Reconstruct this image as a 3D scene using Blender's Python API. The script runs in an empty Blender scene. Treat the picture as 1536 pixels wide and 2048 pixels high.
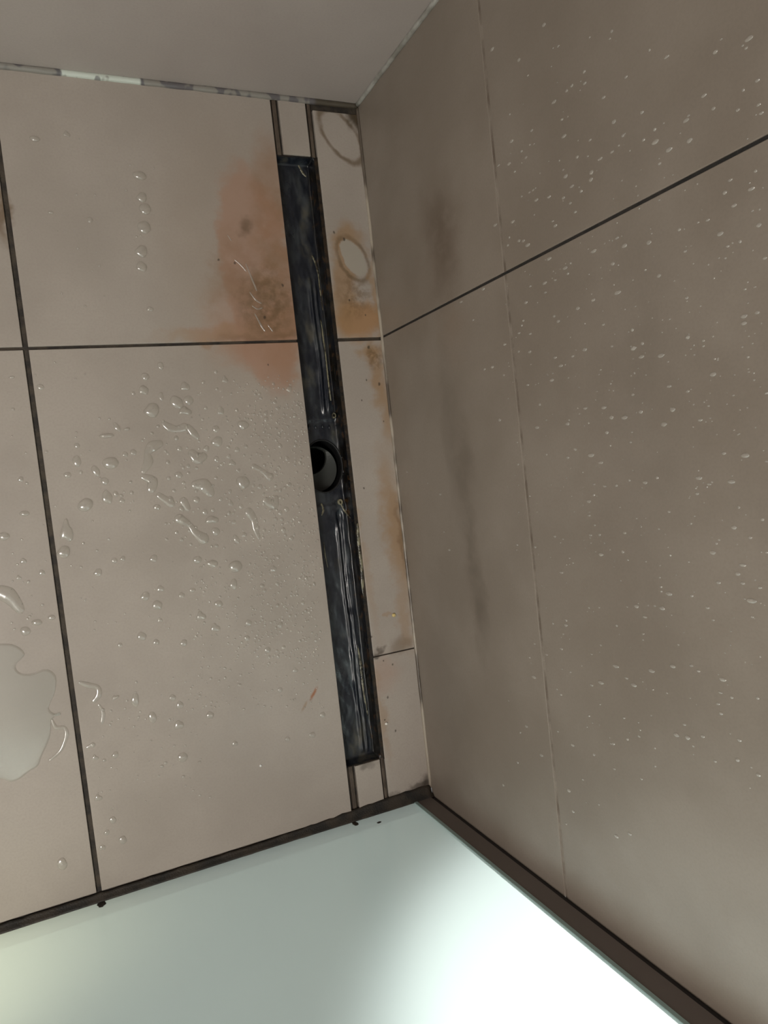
import bpy, bmesh, math, random
import numpy as np
from mathutils import Vector, Matrix, noise

random.seed(7)
SC = bpy.context.scene
COL = SC.collection

# ------------------------------------------------------------------ camera
F_PX = 1455.63
CAM = Vector((-0.4081445, -0.4645553, 0.85833578))
ROT = Matrix(((0.90515297, 0.12206846, -0.40718225),
              (-0.1087726, 0.99250253, 0.05574263),
              (0.41093383, -0.00616534, 0.91164433)))
cd = bpy.data.cameras.new('camera')
cd.sensor_fit = 'VERTICAL'
cd.sensor_height = 24.0
cd.lens = 24.0 * F_PX / 2048.0
cd.clip_start = 0.01
cam = bpy.data.objects.new('camera', cd)
cam.matrix_world = Matrix.Translation(CAM) @ ROT.to_4x4()
COL.objects.link(cam)
SC.camera = cam

# ------------------------------------------------------------------ world, lights, exposure
SC.view_settings.view_transform = 'Standard'
SC.view_settings.look = 'None'
SC.view_settings.exposure = 0.0
SC.view_settings.gamma = 1.0
SC.view_settings.use_curve_mapping = False
w = bpy.data.worlds.new('bathroom_ambient')
SC.world = w
w.use_nodes = True
w.node_tree.nodes['Background'].inputs[0].default_value = (1.0, 0.97, 0.95, 1)
w.node_tree.nodes['Background'].inputs[1].default_value = 0.135


def area(name, loc, target, size, power, color, size_y=None):
    d = bpy.data.lights.new(name, 'AREA')
    d.energy = power
    d.color = color
    d.size = size
    if size_y:
        d.shape = 'RECTANGLE'
        d.size_y = size_y
    o = bpy.data.objects.new(name, d)
    o.location = loc
    o.rotation_euler = (Vector(target) - Vector(loc)).to_track_quat('-Z', 'Y').to_euler()
    COL.objects.link(o)
    return o


def spot(name, loc, target, power, color, angle, blend, radius):
    d = bpy.data.lights.new(name, 'SPOT')
    d.energy = power
    d.color = color
    d.spot_size = math.radians(angle)
    d.spot_blend = blend
    d.shadow_soft_size = radius
    o = bpy.data.objects.new(name, d)
    o.location = loc
    o.rotation_euler = (Vector(target) - Vector(loc)).to_track_quat('-Z', 'Y').to_euler()
    COL.objects.link(o)
    return o


area('shower_fill', (-1.0, -0.84, 1.25), (-0.3, -0.60, 0), 0.36, 15.0, (1.0, 0.925, 0.86))  # unseen lamp added low on the left for stronger falloff
area('ceiling_lamp_room', (-0.75, -1.55, 2.2), (-0.5, -0.7, 0), 0.5, 17.0, (1.0, 0.95, 0.90))
area('glass_backlight', (-0.35, -2.2, 0.75), (-0.35, -0.9, 0.25), 0.7, 2.0, (0.86, 0.98, 1.0))  # unseen area light added behind the screen to backlight the glass
spot('spot_cool', (0.10, -1.35, 0.66), (0.13, -0.9, 0.60), 30.0, (0.97, 1.0, 0.99), 92, 0.22, 0.03)  # added spot; its cone edge bounds the bright patch on the glass
spot('spot_warm', (-0.78, -1.20, 0.16), (-0.62, -0.9, 0.08), 6.0, (1.0, 0.90, 0.62), 62, 1.0, 0.05)  # added spot for the cream glow at the left of the glass


# ------------------------------------------------------------------ helpers


def on(px, py, ax, v=0.0):
    """point of the plane coordinate[ax]=v that a measured mark of the survey photo lies on"""
    r = ROT @ Vector(((px - 768) / F_PX, -(py - 1024) / F_PX, -1.0))
    t = (v - CAM[ax]) / r[ax]
    return CAM + r * t


def obj(name, bm, mat, parent=None, smooth=False, loc=None):
    me = bpy.data.meshes.new(name)
    bm.normal_update()
    bm.to_mesh(me)
    bm.free()
    mats = mat if isinstance(mat, (list, tuple)) else [mat]
    for m in mats:
        me.materials.append(m)
    if smooth:
        for p in me.polygons:
            p.use_smooth = True
    o = bpy.data.objects.new(name, me)
    COL.objects.link(o)
    if parent:
        o.parent = parent
    if loc is not None:
        o.location = loc
    return o


def struct(o):
    o['kind'] = 'structure'
    return o


def tag(o, label, cat, group=None, kind=None):
    o['label'] = label
    o['category'] = cat
    if group:
        o['group'] = group
    if kind:
        o['kind'] = kind
    return o


def empty(name, loc):
    o = bpy.data.objects.new(name, None)
    o.empty_display_size = 0.05
    o.location = loc
    COL.objects.link(o)
    return o


def add_box(bm, a, b, bevel=0.0, mi=0, seg=2):
    a = Vector(a)
    b = Vector(b)
    r = bmesh.ops.create_cube(bm, size=1.0)
    vs = r['verts']
    c = (a + b) / 2
    s = b - a
    for v in vs:
        v.co = Vector((v.co.x * s.x + c.x, v.co.y * s.y + c.y, v.co.z * s.z + c.z))
    fs = set(f for v in vs for f in v.link_faces)
    for f in fs:
        f.material_index = mi
    if bevel > 0:
        es = list(set(e for v in vs for e in v.link_edges))
        r = bmesh.ops.bevel(bm, geom=es, offset=bevel, segments=seg, affect='EDGES', profile=0.5)
        for f in r['faces']:
            f.material_index = mi


# ------------------------------------------------------------------ materials
class NT:
    def __init__(s, name):
        s.m = bpy.data.materials.new(name)
        s.m.use_nodes = True
        s.t = s.m.node_tree
        s.t.nodes.clear()
        s.out = s.n('ShaderNodeOutputMaterial')

    def n(s, typ, **kw):
        nd = s.t.nodes.new(typ)
        for k, v in kw.items():
            setattr(nd, k, v)
        return nd

    def l(s, a, b):
        s.t.links.new(a, b)

    def val(s, sock, v):
        if isinstance(v, bpy.types.NodeSocket):
            s.l(v, sock)
        else:
            sock.default_value = v

    def math(s, op, a, b=0.0, clamp=False):
        nd = s.n('ShaderNodeMath', operation=op, use_clamp=clamp)
        s.val(nd.inputs[0], a)
        s.val(nd.inputs[1], b)
        return nd.outputs[0]

    def ramp(s, v, lo, hi, a=0.0, b=1.0, smooth=True):
        nd = s.n('ShaderNodeMapRange')
        nd.interpolation_type = 'SMOOTHSTEP' if smooth else 'LINEAR'
        s.val(nd.inputs[0], v)
        nd.inputs[1].default_value = lo
        nd.inputs[2].default_value = hi
        nd.inputs[3].default_value = a
        nd.inputs[4].default_value = b
        return nd.outputs[0]

    def noise(s, vec, scale, detail=3.0, rough=0.55, col=False):
        nd = s.n('ShaderNodeTexNoise')
        if vec is not None:
            s.l(vec, nd.inputs['Vector'])
        nd.inputs['Scale'].default_value = scale
        nd.inputs['Detail'].default_value = detail
        nd.inputs['Roughness'].default_value = rough
        return nd.outputs['Color'] if col else nd.outputs['Fac']

    def mix(s, f, a, b):
        nd = s.n('ShaderNodeMix', data_type='RGBA')
        s.val(nd.inputs[0], f)
        s.val(nd.inputs[6], a if isinstance(a, bpy.types.NodeSocket) else (*a, 1))
        s.val(nd.inputs[7], b if isinstance(b, bpy.types.NodeSocket) else (*b, 1))
        return nd.outputs[2]

    def pos(s):
        return s.n('ShaderNodeNewGeometry').outputs['Position']

    def warp(s, vec, scale, amt, detail=3.0):
        c = s.noise(vec, scale, detail, 0.6, True)
        a = s.n('ShaderNodeVectorMath', operation='SUBTRACT')
        s.l(c, a.inputs[0])
        a.inputs[1].default_value = (0.5, 0.5, 0.5)
        b = s.n('ShaderNodeVectorMath', operation='SCALE')
        s.l(a.outputs[0], b.inputs[0])
        b.inputs['Scale'].default_value = amt
        d = s.n('ShaderNodeVectorMath', operation='ADD')
        s.l(vec, d.inputs[0])
        s.l(b.outputs[0], d.inputs[1])
        return d.outputs[0]

    def ell(s, vec, c, r, rot=(0, 0, 0)):
        mp = s.n('ShaderNodeMapping', vector_type='TEXTURE')
        s.l(vec, mp.inputs['Vector'])
        mp.inputs['Location'].default_value = c
        mp.inputs['Rotation'].default_value = rot
        mp.inputs['Scale'].default_value = r
        ln = s.n('ShaderNodeVectorMath', operation='LENGTH')
        s.l(mp.outputs[0], ln.inputs[0])
        return ln.outputs['Value']

    def bump(s, h, strength=0.2, dist=0.001):
        nd = s.n('ShaderNodeBump')
        nd.inputs['Strength'].default_value = strength
        nd.inputs['Distance'].default_value = dist
        s.l(h, nd.inputs['Height'])
        return nd.outputs[0]

    def bsdf(s, color, rough, normal=None, **kw):
        b = s.n('ShaderNodeBsdfPrincipled')
        s.val(b.inputs['Base Color'], color if isinstance(color, bpy.types.NodeSocket) else (*color, 1))
        s.val(b.inputs['Roughness'], rough)
        if normal is not None:
            s.l(normal, b.inputs['Normal'])
        for k, v in kw.items():
            s.val(b.inputs[k.replace('_', ' ')], v)
        s.l(b.outputs[0], s.out.inputs[0])
        return b


def plain(name, col, rough=0.5, **kw):
    t = NT(name)
    t.bsdf(col, rough, **kw)
    return t.m


def porcelain(name, base, alt, specks=0.0, rough=0.42):
    """matt porcelain tile: cloudy body colour, fine grain, faint relief"""
    t = NT(name)
    p = t.pos()
    c = t.mix(t.ramp(t.noise(p, 7, 4), 0.35, 0.68), base, alt)
    g = t.noise(p, 420, 2)
    c = t.mix(t.ramp(g, 0.35, 0.75, 0, 0.16), c, tuple(x * 0.72 for x in base))
    h = t.math('ADD', t.noise(p, 60, 3), t.math('MULTIPLY', g, 0.5))
    return t, p, c, h, rough


# ---- floor tile with rust, limescale and coffee-coloured ring marks
RUST = (0.30, 0.155, 0.085)
PINK = (0.37, 0.218, 0.155)
OCHRE = (0.31, 0.187, 0.092)
BROWN = (0.13, 0.075, 0.032)
DARK = (0.035, 0.026, 0.018)
t, p, c, h, rg = porcelain('floor_tile', (0.350, 0.305, 0.266), (0.396, 0.347, 0.304))
wp = t.warp(p, 38, 0.035)          # ragged stain outlines
wf = t.warp(p, 60, 0.006)          # slightly uneven rings


def stain(px, py, rx, ry, rot, col, lo, hi, st, vec=None, grain=None):
    global c
    q = on(px, py, 2)
    d = t.ell(vec or wp, (q.x, q.y, 0), (rx, ry, 1), (0, 0, math.radians(rot)))
    m = t.ramp(d, lo, hi, st, 0.0)
    if grain:
        m = t.math('MULTIPLY', m, t.ramp(t.noise(p, grain, 3), 0.36, 0.62))
    c = t.mix(m, c, col)


# pink/orange bloom left of the channel (upper tile)
stain(520, 560, 0.050, 0.150, 4, PINK, 0.80, 1.0, 0.70)
stain(510, 640, 0.068, 0.055, 0, PINK, 0.55, 1.1, 0.45)
stain(550, 390, 0.032, 0.085, 0, RUST, 0.35, 1.15, 0.48)
stain(440, 668, 0.045, 0.014, 0, PINK, 0.3, 1.1, 0.5)
stain(555, 560, 0.032, 0.130, 4, RUST, 0.3, 1.15, 0.42, grain=60)
stain(560, 655, 0.075, 0.026, 0, RUST, 0.3, 1.15, 0.55)
stain(500, 600, 0.070, 0.10, 0, (0.24, 0.15, 0.09), 0.3, 1.1, 0.55, grain=28)
stain(548, 470, 0.030, 0.13, 0, (0.24, 0.15, 0.09), 0.3, 1.1, 0.50, grain=34)
stain(530, 676, 0.080, 0.007, 1, BROWN, 0.2, 1.1, 0.65)
stain(490, 455, 0.012, 0.014, 0, (0.09, 0.055, 0.03), 0.1, 1.2, 0.65)
stain(475, 540, 0.030, 0.060, 0, (0.28, 0.165, 0.11), 0.2, 1.2, 0.5, grain=50)
stain(530, 610, 0.045, 0.045, 0, (0.13, 0.085, 0.05), 0.2, 1.2, 0.6, grain=85)
stain(540, 600, 0.030, 0.060, 0, BROWN, 0.2, 1.2, 0.50, grain=110)
stain(410, 672, 0.075, 0.010, 2, OCHRE, 0.2, 1.1, 0.35)
stain(515, 705, 0.060, 0.028, -5, PINK, 0.2, 1.15, 0.55)
stain(570, 730, 0.030, 0.040, 0, RUST, 0.2, 1.2, 0.35)
stain(480, 520, 0.11, 0.20, 0, OCHRE, 0.5, 1.15, 0.10)
# strip between channel and right wall
stain(722, 640, 0.046, 0.030, 0, (0.36, 0.19, 0.075), 0.45, 1.1, 0.80)
stain(690, 560, 0.022, 0.075, -8, OCHRE, 0.5, 1.15, 0.72)
stain(700, 480, 0.026, 0.022, 0, OCHRE, 0.4, 1.2, 0.55)
stain(712, 590, 0.030, 0.035, 0, BROWN, 0.2, 1.2, 0.45, grain=120)
stain(706, 515, 0.0150, 0.0265, 24, (0.36, 0.325, 0.275), 0.86, 1.0, 0.95, vec=wf)
for (rx, ry, px, py, rot, st) in ((0.0205, 0.0380, 682, 272, 36, 0.72), (0.0190, 0.0300, 706, 518, 26, 0.62)):
    q = on(px, py, 2)
    d = t.ell(wf, (q.x, q.y, 0), (rx, ry, 1), (0, 0, math.radians(rot)))
    m = t.math('MULTIPLY', t.ramp(d, 0.80, 0.95, 0, 1), t.ramp(d, 0.99, 1.18, 1, 0))
    m = t.math('MULTIPLY', m, t.ramp(t.noise(p, 45, 3), 0.25, 0.55, 0.45, 1.0))
    c = t.mix(t.math('MULTIPLY', m, st), c, (0.12, 0.076, 0.036))
stain(712, 225, 0.018, 0.036, 12, (0.055, 0.036, 0.017), 0.3, 1.1, 0.95)
stain(695, 212, 0.034, 0.008, 0, (0.12, 0.09, 0.055), 0.4, 1.1, 0.75)
stain(730, 300, 0.009, 0.055, 3, BROWN, 0.2, 1.1, 0.45)
stain(752, 600, 0.007, 0.080, 3, OCHRE, 0.2, 1.1, 0.6)
stain(745, 705, 0.026, 0.016, 0, OCHRE, 0.2, 1.1, 0.75)
stain(755, 760, 0.013, 0.060, 2, OCHRE, 0.2, 1.15, 0.70)
stain(752, 715, 0.016, 0.020, 2, BROWN, 0.2, 1.15, 0.6, grain=130)
stain(778, 830, 0.016, 0.060, 2, OCHRE, 0.1, 1.1, 0.60)
stain(790, 1060, 0.022, 0.130, 3, OCHRE, 0.2, 1.1, 0.75)
stain(803, 1080, 0.008, 0.060, 3, (0.16, 0.09, 0.04), 0.2, 1.1, 0.60)
stain(810, 1250, 0.014, 0.050, 3, OCHRE, 0.2, 1.1, 0.42)
stain(758, 1306, 0.012, 0.006, 15, DARK, 0.2, 1.1, 0.7)
stain(806, 1290, 0.024, 0.016, 15, BROWN, 0.1, 1.1, 0.45)
stain(765, 1350, 0.030, 0.030, 0, PINK, 0.2, 1.15, 0.34)
stain(762, 1430, 0.010, 0.075, 4, OCHRE, 0.2, 1.15, 0.42)
stain(690, 960, 0.012, 0.23, 6, OCHRE, 0.4, 1.15, 0.35)
stain(850, 1575, 0.012, 0.022, 0, DARK, 0.2, 1.15, 0.85)
stain(812, 1588, 0.045, 0.008, 8, DARK, 0.2, 1.15, 0.70)
stain(775, 1230, 0.004, 0.004, 0, OCHRE, 0.4, 1.2, 0.4)
# hairline rust mark on the big lower tile, mildew by the left joint, grime by the frame
stain(627, 1388, 0.0030, 0.0115, -38, (0.28, 0.09, 0.02), 0.2, 1.1, 0.85, vec=wf)
stain(609, 1412, 0.0022, 0.0090, -38, (0.25, 0.14, 0.06), 0.2, 1.1, 0.50, vec=wf)
stain(2, 420, 0.010, 0.050, 0, BROWN, 0.2, 1.1, 0.75)
stain(735, 1532, 0.014, 0.008, 0, (0.10, 0.09, 0.075), 0.2, 1.1, 0.6)
for (px, py, r) in ((795, 1095, .0), (690, 1003, .0011), (728, 978, .0015), (733, 760, .0012), (758, 768, .0022), (737, 695, .002), (724, 800, .0012),
                    (768, 842, .001), (668, 465, .0018), (688, 478, .0022), (537, 729, .0013), (776, 1395, .0016), (742, 1274, .0014),
                    (770, 1440, .0014), (790, 1462, .0015), (786, 1330, .0012), (768, 1322, .0012), (700, 600, .0012), (730, 630, .0014),
                    (470, 525, .0016), (437, 520, .0014), (565, 570, .0018), (530, 635, .0020)):
    if r:
        stain(px, py, r, r * 1.3, 0, DARK, 0.4, 1.15, 0.75, vec=wf)
rough = t.ramp(t.noise(p, 18, 3), 0.3, 0.7, 0.30, 0.42)
t.bsdf(c, rough, t.bump(h, 0.10, 0.0006), Specular_IOR_Level=0.5)
M_FLOOR = t.m

# ---- wall tile: browner, with a damp dirty run near the corner
t, p, c, h, rg = porcelain('wall_tile', (0.212, 0.176, 0.143), (0.252, 0.213, 0.177))
wq = t.warp(p, 16, 0.05)
for (px, py, ry, rz, st, col) in ((880, 480, .085, .050, .68, (.105, .072, .048)), (900, 660, .04, .04, .20, (.2, .12, .07)),
                                  (900, 850, .16, .020, .30, (.12, .10, .080)), (935, 1000, .16, .022, .52, (.12, .095, .072)),
                                  (955, 1200, .10, .018, .55, (.11, .085, .062)), (900, 1400, .14, .06, .25, (.13, .11, .09)),
                                  (1300, 800, .3, .04, .12, (.15, .13, .11)), (1250, 1000, .25, .05, .15, (.15, .12, .10))):
    q = on(px, py, 0)
    d = t.ell(wq, (0, q.y, q.z), (1, ry, rz))
    m = t.math('MULTIPLY', t.ramp(d, 0.1, 1.15, st, 0), t.ramp(t.noise(p, 34, 4), 0.3, 0.6, 0.45, 1))
    c = t.mix(m, c, col)
t.bsdf(c, t.ramp(t.noise(p, 20, 3), 0.3, 0.7, 0.36, 0.46), t.bump(h, 0.10, 0.0006), Specular_IOR_Level=0.5)
M_WALL = t.m

t, p, c, h, rg = porcelain('back_wall_tile', (0.370, 0.325, 0.298), (0.400, 0.355, 0.325))
t.bsdf(c, 0.42, t.bump(h, 0.08, 0.0006))
M_BACK = t.m


def grouty(name, a, b, scale=60, rough=0.75):
    t = NT(name)
    p = t.pos()
    c = t.mix(t.ramp(t.noise(p, scale, 4), 0.35, 0.65), a, b)
    t.bsdf(c, rough, t.bump(t.noise(p, 500, 3), 0.6, 0.001))
    return t.m


M_GROUT = grouty('dirty_floor_grout', (0.020, 0.016, 0.013), (0.060, 0.046, 0.032))
M_GROUT_DARK = grouty('black_joint', (0.010, 0.009, 0.008), (0.022, 0.018, 0.015))
M_GROUT_BROWN = grouty('brown_wall_joint', (0.140, 0.108, 0.082), (0.270, 0.230, 0.190), 25)
M_RAIL = grouty('brown_rail', (0.060, 0.042, 0.030), (0.100, 0.075, 0.055), 40, 0.5)
M_MOULD = grouty('mouldy_seal', (0.010, 0.009, 0.007), (0.034, 0.026, 0.018), 45, 0.6)
M_PALE = grouty('pale_outer_floor', (0.55, 0.58, 0.56), (0.62, 0.65, 0.62), 10, 0.5)
M_BEAD_W = plain('white_silicone', (0.50, 0.53, 0.49), 0.25)
M_BEAD_G = plain('greyed_silicone', (0.13, 0.115, 0.115), 0.35)

# silicone bead with grimy stretches; its white patch is a painted-in reflection
t = NT('patchy_silicone')
p = t.pos()
mp = t.n('ShaderNodeMapping')
t.l(p, mp.inputs[0])
mp.inputs['Scale'].default_value = (1, 1, 0.2)
s1 = t.ramp(t.noise(mp.outputs[0], 42, 2), 0.47, 0.53)
c = t.mix(s1, (0.24, 0.225, 0.20), (0.12, 0.11, 0.115))
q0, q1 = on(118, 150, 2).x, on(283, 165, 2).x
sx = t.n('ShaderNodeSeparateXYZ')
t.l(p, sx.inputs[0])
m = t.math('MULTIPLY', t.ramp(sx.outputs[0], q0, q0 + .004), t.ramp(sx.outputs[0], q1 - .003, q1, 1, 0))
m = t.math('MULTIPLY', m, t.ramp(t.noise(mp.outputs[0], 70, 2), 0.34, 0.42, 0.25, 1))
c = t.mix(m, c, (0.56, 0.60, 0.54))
c = t.mix(t.ramp(sx.outputs[0], -0.062, -0.055), c, (0.075, 0.062, 0.045))
t.bsdf(c, 0.3)
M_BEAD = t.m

# corner beads: pale line with brown grime stretches
t = NT('corner_silicone')
p = t.pos()
c = t.mix(t.ramp(t.noise(p, 9, 3), 0.44, 0.56), (0.36, 0.31, 0.25), (0.10, 0.078, 0.060))
t.bsdf(c, 0.32)
M_CORNER = t.m
t = NT('vertical_corner_silicone')
p = t.pos()
c = t.mix(t.ramp(t.noise(p, 30, 3), 0.40, 0.62), (0.36, 0.35, 0.32), (0.20, 0.19, 0.165))
t.bsdf(c, 0.3)
M_VCORNER = t.m

# ---- dark glossy channel metal/plastic coated with wet grime
t = NT('grimy_black_channel')
p = t.pos()
mp = t.n('ShaderNodeMapping')
t.l(p, mp.inputs[0])
mp.inputs['Scale'].default_value = (1, 0.5, 1)
n1 = t.noise(mp.outputs[0], 55, 4)
c = t.mix(t.ramp(n1, 0.45, 0.70), (0.0070, 0.0095, 0.0160), (0.028, 0.033, 0.038))
n2 = t.noise(t.warp(mp.outputs[0], 30, .02), 34, 4)
c = t.mix(t.ramp(n2, 0.56, 0.72, 0, 0.75), c, (0.075, 0.068, 0.048))
sx = t.n('ShaderNodeSeparateXYZ')
t.l(p, sx.inputs[0])
side = t.ramp(sx.outputs[0], -0.0745, -0.069)
c = t.mix(t.math('MULTIPLY', side, t.ramp(t.noise(p, 70, 4), 0.42, 0.6, .55, 1)), c, (0.004, 0.003, 0.002))
c = t.mix(t.math('MULTIPLY', side, t.ramp(t.noise(p, 120, 4), 0.56, 0.68, 0, .7)), c, (0.060, 0.030, 0.011))
t.bsdf(c, t.ramp(n2, 0.35, 0.65, 0.24, 0.48), t.bump(t.noise(mp.outputs[0], 120, 2), 0.30, 0.0010), Specular_IOR_Level=0.6)
M_CH = t.m
M_SLIME = (lambda t: (t.bsdf(t.mix(t.ramp(t.noise(t.pos(), 90, 3), .4, .62), (0.030, 0.024, 0.015), (0.22, 0.20, 0.13)), 0.16,
                             t.bump(t.noise(t.pos(), 260, 3), 0.6, 0.002), Specular_IOR_Level=0.8), t.m)[1])(NT('wet_yellowish_slime'))
M_CUP = plain('dull_grey_siphon_plastic', (0.040, 0.042, 0.038), 0.5)
M_BLACK = plain('black_drain_pipe', (0.003, 0.003, 0.0035), 0.6)
M_RIM = grouty('grimy_frame_edge', (0.006, 0.005, 0.004), (0.034, 0.020, 0.010), 120, 0.4)

# ---- water
def water(name, body, see):
    t = NT(name)
    pr = t.n('ShaderNodeBsdfPrincipled')
    pr.inputs['Base Color'].default_value = (*body, 1)
    pr.inputs['Roughness'].default_value = 0.12
    pr.inputs['Specular IOR Level'].default_value = 1.0
    tr = t.n('ShaderNodeBsdfTransparent')
    tr.inputs['Color'].default_value = (0.97, 0.98, 0.97, 1)
    m0 = t.n('ShaderNodeMixShader')
    m0.inputs[0].default_value = see
    t.l(pr.outputs[0], m0.inputs[1])
    t.l(tr.outputs[0], m0.inputs[2])
    gl = t.n('ShaderNodeBsdfGlossy')
    gl.inputs['Roughness'].default_value = 0.16
    m1 = t.n('ShaderNodeMixShader')
    m1.inputs[0].default_value = 0.09
    t.l(m0.outputs[0], m1.inputs[1])
    t.l(gl.outputs[0], m1.inputs[2])
    t.l(m1.outputs[0], t.out.inputs[0])
    return t.m


M_WATER = water('water', (0.72, 0.65, 0.57), 0.74)
M_FILM = water('water_film', (0.62, 0.57, 0.50), 0.80)
M_WALL_WATER = water('pale_wall_water', (0.66, 0.61, 0.54), 0.62)  # pale body colour stands in for highlights on the wall drops

# ---- satin glass: etched inner face scatters, clear outer faces
t = NT('satin_glass_face')
trl = t.n('ShaderNodeBsdfTranslucent')
trl.inputs['Color'].default_value = (0.84, 0.90, 0.885, 1)
trn = t.n('ShaderNodeBsdfTransparent')
trn.inputs['Color'].default_value = (0.80, 0.93, 0.90, 1)
dif = t.n('ShaderNodeBsdfDiffuse')
dif.inputs['Color'].default_value = (0.70, 0.78, 0.76, 1)
a = t.n('ShaderNodeMixShader')
a.inputs[0].default_value = 0.22
t.l(trl.outputs[0], a.inputs[1])
t.l(dif.outputs[0], a.inputs[2])
b = t.n('ShaderNodeMixShader')
b.inputs[0].default_value = 0.11
t.l(a.outputs[0], b.inputs[1])
t.l(trn.outputs[0], b.inputs[2])
g = t.n('ShaderNodeBsdfGlossy')
g.inputs['Roughness'].default_value = 0.22
fr = t.n('ShaderNodeFresnel')
fr.inputs['IOR'].default_value = 1.5
d = t.n('ShaderNodeMixShader')
t.l(fr.outputs[0], d.inputs[0])
t.l(b.outputs[0], d.inputs[1])
t.l(g.outputs[0], d.inputs[2])
t.l(d.outputs[0], t.out.inputs[0])
M_SATIN = t.m
t = NT('clear_glass_face')
trn = t.n('ShaderNodeBsdfTransparent')
trn.inputs['Color'].default_value = (0.93, 0.98, 0.96, 1)
g = t.n('ShaderNodeBsdfGlossy')
g.inputs['Roughness'].default_value = 0.02
d = t.n('ShaderNodeMixShader')
d.inputs[0].default_value = 0.05
t.l(trn.outputs[0], d.inputs[1])
t.l(g.outputs[0], d.inputs[2])
t.l(d.outputs[0], t.out.inputs[0])
M_CLEAR = t.m
M_EDGE = plain('teal_polished_glass_edge', (0.30, 0.42, 0.41), 0.3)
M_PROFILE = plain('brown_grey_anodised_metal', (0.150, 0.125, 0.112), 0.45)
M_GASKET = plain('black_rubber_gasket', (0.016, 0.014, 0.015), 0.5)

# ------------------------------------------------------------------ room shell
Y_MID = -0.2945
X_J = -0.4167
CH_L, CH_R = -0.1150, -0.0665     # channel opening
STRIP = -0.0615                   # left edge of the tile strip by the wall
CH_T, CH_B = -0.0700, -0.8330
L = -0.9

bm = bmesh.new()
TH = 0.010
J = 0.0021
B = 0.0006


def ftile(x0, y0, x1, y1, dz=0.0):
    add_box(bm, (x0, y0, -TH), (x1, y1, dz), B)


# big tiles left of the drain
ftile(X_J + J * 1.3, Y_MID + J * .8, CH_L, -0.002)
ftile(X_J + J * 1.3, L + 0.0090, CH_L, Y_MID - J * .8)
ftile(X_J - 0.6, Y_MID + J * .8, X_J - J * 1.3, -0.002)
ftile(X_J - 0.6, L + 0.0090, X_J - J * 1.3, Y_MID - J * .8)
# strip by the right wall: cut at the middle joint and cracked once lower down
ftile(STRIP, Y_MID + J, -0.0022, -0.0125)
ftile(STRIP, -0.7000, -0.0022, Y_MID - J)
ftile(STRIP, L + 0.0090, -0.0022, -0.7016, -0.0005)
# two short inserts closing the channel line
ftile(-0.1050, CH_T + 0.001, -0.0705, -0.003)
ftile(-0.1035, L + 0.0090, -0.0690, CH_B - 0.001)
floor = struct(obj('floor', bm, M_FLOOR))

bm = bmesh.new()
GZ = -0.0028
for (x0, y0, x1, y1, z) in ((X_J - 0.6, L - 0.02, CH_L - .0005, 0, GZ), (STRIP + .0005, L - 0.02, 0, 0, GZ),
                            (CH_L - .0005, CH_T + 0.0005, STRIP + .0005, 0, -0.004), (CH_L - .0005, L - 0.02, STRIP + .0005, CH_B - 0.0005, -0.004)):
    add_box(bm, (x0, y0, -0.03), (x1, y1, z))
g = obj('floor_grout', bm, M_GROUT, floor)
g['label'] = 'dark dirty grout'

# brown metal rails running from the channel ends to the walls
for (xa, xb, y0, y1) in ((-0.1128, -0.1078, CH_T, -0.002), (-0.0680, -0.0640, CH_T, -0.002),
                         (-0.1118, -0.1068, L + .012, CH_B), (-0.0672, -0.0632, L + .012, CH_B)):
    bm = bmesh.new()
    add_box(bm, (xa, y0, -0.02), (xb, y1, -0.0012), 0.0006)
    r = obj('drain_rail', bm, M_RAIL, floor)
    r['label'] = 'brown rail set in the floor at an end of the channel'

# right wall
bm = bmesh.new()
H1 = 0.2812
JW = 0.0021
JV = 0.0014
YW = -0.2925


def wtile(y0, z0, y1, z1):
    add_box(bm, (0.0, y0, z0), (TH, y1, z1), B)


for (z0, z1) in ((0.002, H1 - JW), (H1 + JW, H1 + 0.6), (H1 + 0.603, H1 + 1.2), (H1 + 1.203, 2.3)):
    wtile(-0.903, z0, YW - JV, z1)
    wtile(YW + JV, z0, -0.0005, z1)
wr = struct(obj('wall_right', bm, M_WALL))
bm = bmesh.new()
add_box(bm, (0.0008, -0.903, 0.0), (0.05, 0.0, 2.3))
gj = obj('wall_grout', bm, M_GROUT_BROWN, wr)
bm = bmesh.new()
add_box(bm, (0.0006, YW - JV + .0002, 0.0), (0.003, YW + JV - .0002, 2.3))
gj2 = obj('wall_grout', bm, M_GROUT_DARK, wr)
gj2['label'] = 'darker upright joint'

# back wall
bm = bmesh.new()
for (z0, z1) in ((0.002, 0.75), (0.753, 1.5), (1.503, 2.3)):
    for (x0, x1) in ((-0.600, -0.0005), (-1.2, -0.603)):
        add_box(bm, (x0, 0.0, z0), (x1, TH, z1), B)
wb = struct(obj('wall_back', bm, M_BACK))
bm = bmesh.new()
add_box(bm, (-1.2, 0.0015, 0), (0, 0.05, 2.3))
obj('wall_grout', bm, M_GROUT, wb)

# floor and wall of the room beyond the screen
bm = bmesh.new()
add_box(bm, (-2.0, -2.6, -0.03), (1.0, L - 0.02, -0.002))
struct(obj('floor_outer', bm, M_PALE))


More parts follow.
